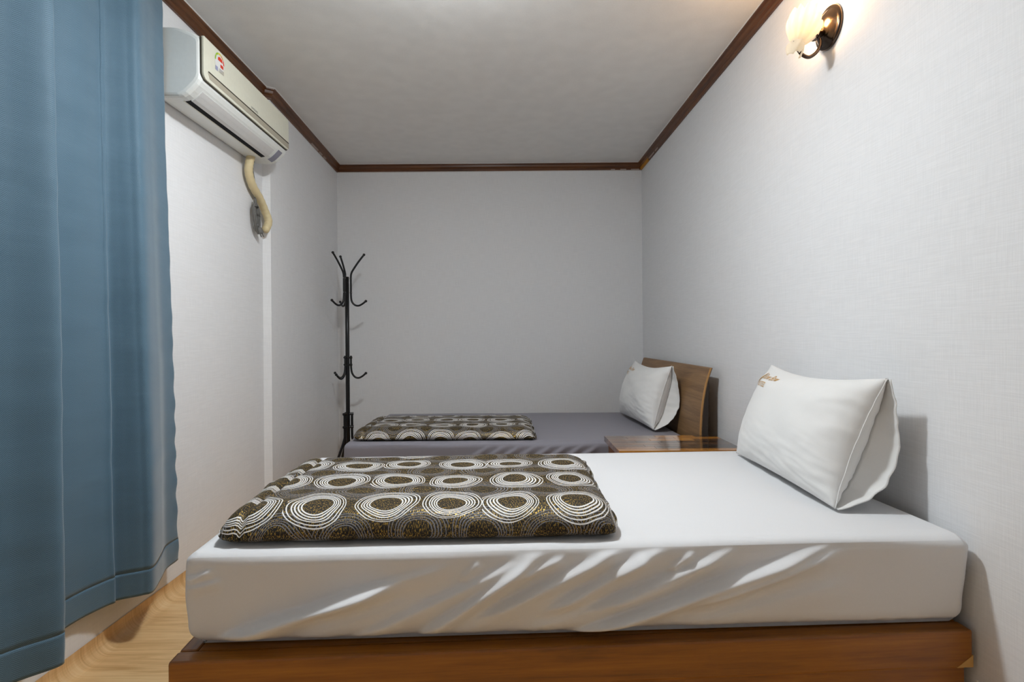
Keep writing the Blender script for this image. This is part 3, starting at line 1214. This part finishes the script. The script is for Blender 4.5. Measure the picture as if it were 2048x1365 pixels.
# hose and power cable hanging under the unit
hp_ = [(.045, 2.86, 2.062), (.043, 2.845, 2.02), (.036, 2.852, 1.97), (.032, 2.90, 1.915), (.032, 2.985, 1.865), (.034, 3.045, 1.81),
       (.045, 3.065, 1.755), (.040, 3.050, 1.710), (.034, 3.035, 1.690)]
hc = catmull([(d, y - AY0, h - Z0) for d, y, h in hp_], 10)
nh = len(hc)
hose = mesh_obj('hose', *tube(hc, lambda t_: (.0215 if t_ < .93 else .0215 - .010 * (t_ - .93) / .07) * (1 + .035 * math.sin(t_ * 120)), 14), M['hose'], ac, smooth=True)
cb = catmull([(d, y - AY0, h - Z0) for d, y, h in [(.035, 2.92, 2.062), (.020, 2.93, 2.02), (.014, 2.965, 1.95), (.012, 2.975, 1.90), (.020, 2.955, 1.86)]], 8)
cable = mesh_obj('power_cable', *tube(cb, .0042, 8), M['cable'], ac, smooth=True)
parts = []
for i in range(6):
    w = .010 + .006 * i
    pts = []
    cy_, ch_ = 2.945 + .004 * (i % 3), 1.760
    for kk in range(25):
        a = 2 * math.pi * kk / 24
        sq = .35 if math.sin(a) > .55 else 1.0
        pts.append((.030 + .004 * math.sin(i * 2.1 + a), cy_ + w * math.cos(a) * sq + .012 * (-math.sin(a)), ch_ + .075 * math.sin(a) * (1 + .05 * i)))
    parts.append(tube([(d, y - AY0, h - Z0) for d, y, h in pts], .0040, 7))
mesh_obj('cable_coil', *merge(*parts), M['cable'], cable, smooth=True)
mesh_obj('cable_tie', *lathe([(.012, -.004), (.0155, -.003), (.0155, .003), (.012, .004)], (.030, 2.940 - AY0, 1.805 - Z0), (0, -.1, 1), 12), M['black'], cable)
mesh_obj('plug', *merge(lathe([(0, 0), (.012, 0), (.0175, .012), (.0185, .034), (.016, .038), (0, .038)], (.030, 2.965 - AY0, 1.700 - Z0), (.25, .45, -1), 16),
                        tube([(.030, 2.955 - AY0, 1.715 - Z0), (.030, 2.965 - AY0, 1.70 - Z0)], .007, 8),
                        tube([(.034, 2.978 - AY0, 1.668 - Z0), (.039, 2.988 - AY0, 1.647 - Z0)], .0026, 6),
                        tube([(.044, 2.984 - AY0, 1.670 - Z0), (.050, 2.993 - AY0, 1.650 - Z0)], .0026, 6)), M['cable'], cable, smooth=True)

# ------------------------------------------------------------------ coat rack
CX, CY = -1.208, 4.10
rk = empty('coat_rack', (CX, CY, 0))
tag(rk, 'slim black metal coat rack with curled hooks in the left corner', 'coat rack')
mesh_obj('pole', *tube([(0, 0, .10), (0, 0, .5), (0, 0, 1.0), (0, 0, 1.545)], .0155, 14), M['black'], rk, smooth=True)
UP = [(.128, 1.715), (.090, 1.665), (.055, 1.612), (.036, 1.578), (.030, 1.545), (.030, 1.47), (.030, 1.40), (.036, 1.355), (.058, 1.328),
      (.085, 1.322), (.112, 1.334), (.140, 1.356)]
LOW = [(.026, .935), (.026, .88), (.027, .84), (.034, .800), (.055, .770), (.082, .762), (.110, .774), (.136, .796)]
for az in (8, 128, 236):
    ca, sa = math.cos(R(az)), math.sin(R(az))
    f3 = lambda L_: catmull([(r_ * ca, r_ * sa, h) for r_, h in L_], 6)
    hk = mesh_obj('hat_hook', *tube(f3(UP), .0075, 10), M['black'], rk, smooth=True)
    for r_, h in ((.130, 1.718), (.142, 1.358)):
        mesh_obj('tip', *ball((r_ * ca, r_ * sa, h), .0105), M['black'], hk, smooth=True)
    for h in (1.535, 1.425):
        mesh_obj('rivet', *tube([(.012 * ca, .012 * sa, h), (.040 * ca, .040 * sa, h)], .0045, 8), M['steel'], hk)
for az in (8, 150, 250):
    ca, sa = math.cos(R(az)), math.sin(R(az))
    f3 = lambda L_: catmull([(r_ * ca, r_ * sa, h) for r_, h in L_], 6)
    hk = mesh_obj('coat_hook', *tube(f3(LOW), .0075, 10), M['black'], rk, smooth=True)
    mesh_obj('tip', *ball((.138 * ca, .138 * sa, .798), .0105), M['black'], hk, smooth=True)
    for h in (.920, .865):
        mesh_obj('bracket', *tube([(.010 * ca, .010 * sa, h), (.036 * ca, .036 * sa, h)], .008, 8), M['black'], hk)
for az in (12, 132, 232):
    ca, sa = math.cos(R(az)), math.sin(R(az))
    pts = catmull([(r_ * ca, r_ * sa, h) for r_, h in [(.030, .49), (.030, .42), (.030, .33), (.036, .285), (.085, .17), (.150, .03), (.158, .0115)]], 6)
    lg = mesh_obj('leg', *tube(pts, .0095, 10), M['black'], rk, smooth=True)
    for h in (.485, .385):
        mesh_obj('bracket', *tube([(.010 * ca, .010 * sa, h), (.042 * ca, .042 * sa, h)], .011, 8), M['black'], lg)
    mesh_obj('foot', *ball((.158 * ca, .158 * sa, .0118), .0118), M['black'], lg, smooth=True)

# ------------------------------------------------------------------ wall sconce
SX, SY, SH = XR, 1.905, 2.178
sc = empty('wall_sconce', (SX, SY, SH))
tag(sc, 'lit wall sconce with a frosted petal glass shade and dark round plate', 'wall lamp')
mesh_obj('wall_plate', *lathe([(0, 0.0005), (.074, .0005), (.075, .006), (.071, .012), (.064, .013), (.060, .015), (.052, .022), (.038, .030), (.020, .035), (0, .036)],
                              (0, 0, 0), (-1, 0, 0), 40), M['bronze'], sc, smooth=True)
mesh_obj('arm', *tube(catmull([(-.030, 0, -.020), (-.05, -.004, -.022), (-.070, -.006, -.024)], 5), .012, 14), M['bronze'], sc, smooth=True)
mesh_obj('socket', *merge(lathe([(0, 0), (.017, 0), (.019, .004), (.019, .036), (.015, .040), (0, .040)], (-.082, -.006, -.045), (0, 0, 1), 18),
                          lathe([(.0, 0), (.021, 0), (.021, .006), (0, .006)], (-.066, -.005, -.030), (-.6, 0, -.8), 16)), M['bronze'], sc, smooth=True)
cpts = catmull([(-.044, -.012, -.045), (-.046, -.016, -.070), (-.062, -.018, -.098), (-.088, -.018, -.114), (-.113, -.018, -.104), (-.130, -.018, -.080), (-.137, -.018, -.055)], 8)
scr = mesh_obj('scroll', *tube(cpts, lambda t_: .0045 + .0018 * math.sin(t_ * math.pi), 10), M['bronze'], sc, smooth=True)
mesh_obj('finial', *merge(ball((-.141, -.020, -.063), .0062), tube([(-.137, -.018, -.056), (-.141, -.018, -.036)], lambda t_: .0042 * (1 - t_) + .0008, 8)), M['bronze'], scr, smooth=True)

# frosted glass: fluted open blossom with drooping lower petals
t = NT('frosted_glass')
nd_tr = t.add('ShaderNodeBsdfTransparent')
nd_tl = t.add('ShaderNodeBsdfTranslucent')
nd_tl.inputs[0].default_value = (.46, .42, .36, 1)
nd_df = t.add('ShaderNodeBsdfDiffuse')
nd_df.inputs[0].default_value = (.80, .76, .68, 1)
nd_em = t.add('ShaderNodeEmission')
nd_em.inputs[0].default_value = (1, .80, .52, 1)
nd_em.inputs[1].default_value = .30  # glow added to shade and petals, standing in for bulb light passing through
nzv = t.noise(t.coord(), 40, 2)
mx1 = t.add('ShaderNodeMixShader')
t.link(t.math('MULTIPLY_ADD', nzv, .1, .45), mx1.inputs[0])
t.link(nd_tl.outputs[0], mx1.inputs[1])
t.link(nd_df.outputs[0], mx1.inputs[2])
ad = t.add('ShaderNodeAddShader')
t.link(mx1.outputs[0], ad.inputs[0])
t.link(nd_em.outputs[0], ad.inputs[1])
mx2 = t.add('ShaderNodeMixShader')
mx2.inputs[0].default_value = .05
t.link(ad.outputs[0], mx2.inputs[1])
t.link(nd_tr.outputs[0], mx2.inputs[2])
t.link(mx2.outputs[0], t.out.inputs[0])
M['glass'] = t.m
ax_p = Vector((-.130, -.012, -.078))
ax_d = Vector((.34, .0, .94)).normalized()
e1 = Vector((ax_d.z, 0, -ax_d.x))
e2 = Vector((0, 1, 0))
SP = [(.010, 0), (.018, .013), (.031, .029), (.044, .050), (.053, .073), (.055, .094), (.051, .113), (.047, .124)]
SPc = catmull([(a, b, 0) for a, b in SP], 4)


def shade(u, v):
    a = u * 2 * math.pi
    p = SPc[min(int(round(v * (len(SPc) - 1))), len(SPc) - 1)]
    fl = .5 + .5 * math.cos(12 * a)
    r = p.x * (1 + .30 * v * (fl - .5))
    h = p.y + .012 * v * v * fl
    # the wall side dips so the blossom opens towards the plate
    h -= .035 * v * v * max(0, math.cos(a))
    return ax_p + ax_d * h + (e1 * math.cos(a) + e2 * math.sin(a)) * r


v1, f1 = grid(96, len(SPc), shade, True)
shd = mesh_obj('glass_shade', v1, f1, M['glass'], sc, smooth=True)
sm = shd.modifiers.new('thick', 'SOLIDIFY')
sm.thickness = .002
for (az, ln_, wd) in ((215, .052, .026), (275, .040, .018), (345, .046, .016)):
    ca, sa = math.cos(R(az)), math.sin(R(az))
    rad = (e1 * ca + e2 * sa)
    tan = (-e1 * sa + e2 * ca)

    def petal(u, v):
        w = wd * (.35 + .65 * math.sin(math.pi * min(1, .15 + v * .8)))
        c_ = ax_p + rad * (.014 + .014 * math.sin(v * 2.2)) + ax_d * (.035 - (ln_ + .02) * v)
        return c_ + tan * w * (u * 2 - 1) - rad * .006 * (u * 2 - 1) ** 2
    v1, f1 = grid(9, 12, petal)
    po = mesh_obj('petal', v1, f1, M['glass'], shd, smooth=True)
    sm = po.modifiers.new('thick', 'SOLIDIFY')
    sm.thickness = .002
bt = NT('lit_bulb')
bt.set(color=(1, .9, .75, 1), emit=(1, .78, .48, 1), emit_s=3.0)
bulb = mesh_obj('bulb', *lathe([(0, 0), (.010, 0), (.012, .012), (.021, .034), (.022, .046), (.016, .058), (0, .064)], ax_p + ax_d * .038, ax_d, 18), bt.m, sc, smooth=True)
pl = bpy.data.lights.new('sconce_light', 'POINT')
pl.energy = 5.5
pl.color = (1.0, .58, .25)
pl.shadow_soft_size = .022
po = bpy.data.objects.new('sconce_light', pl)
COL.objects.link(po)
po.location = Vector((SX, SY, SH)) + ax_p + ax_d * .116
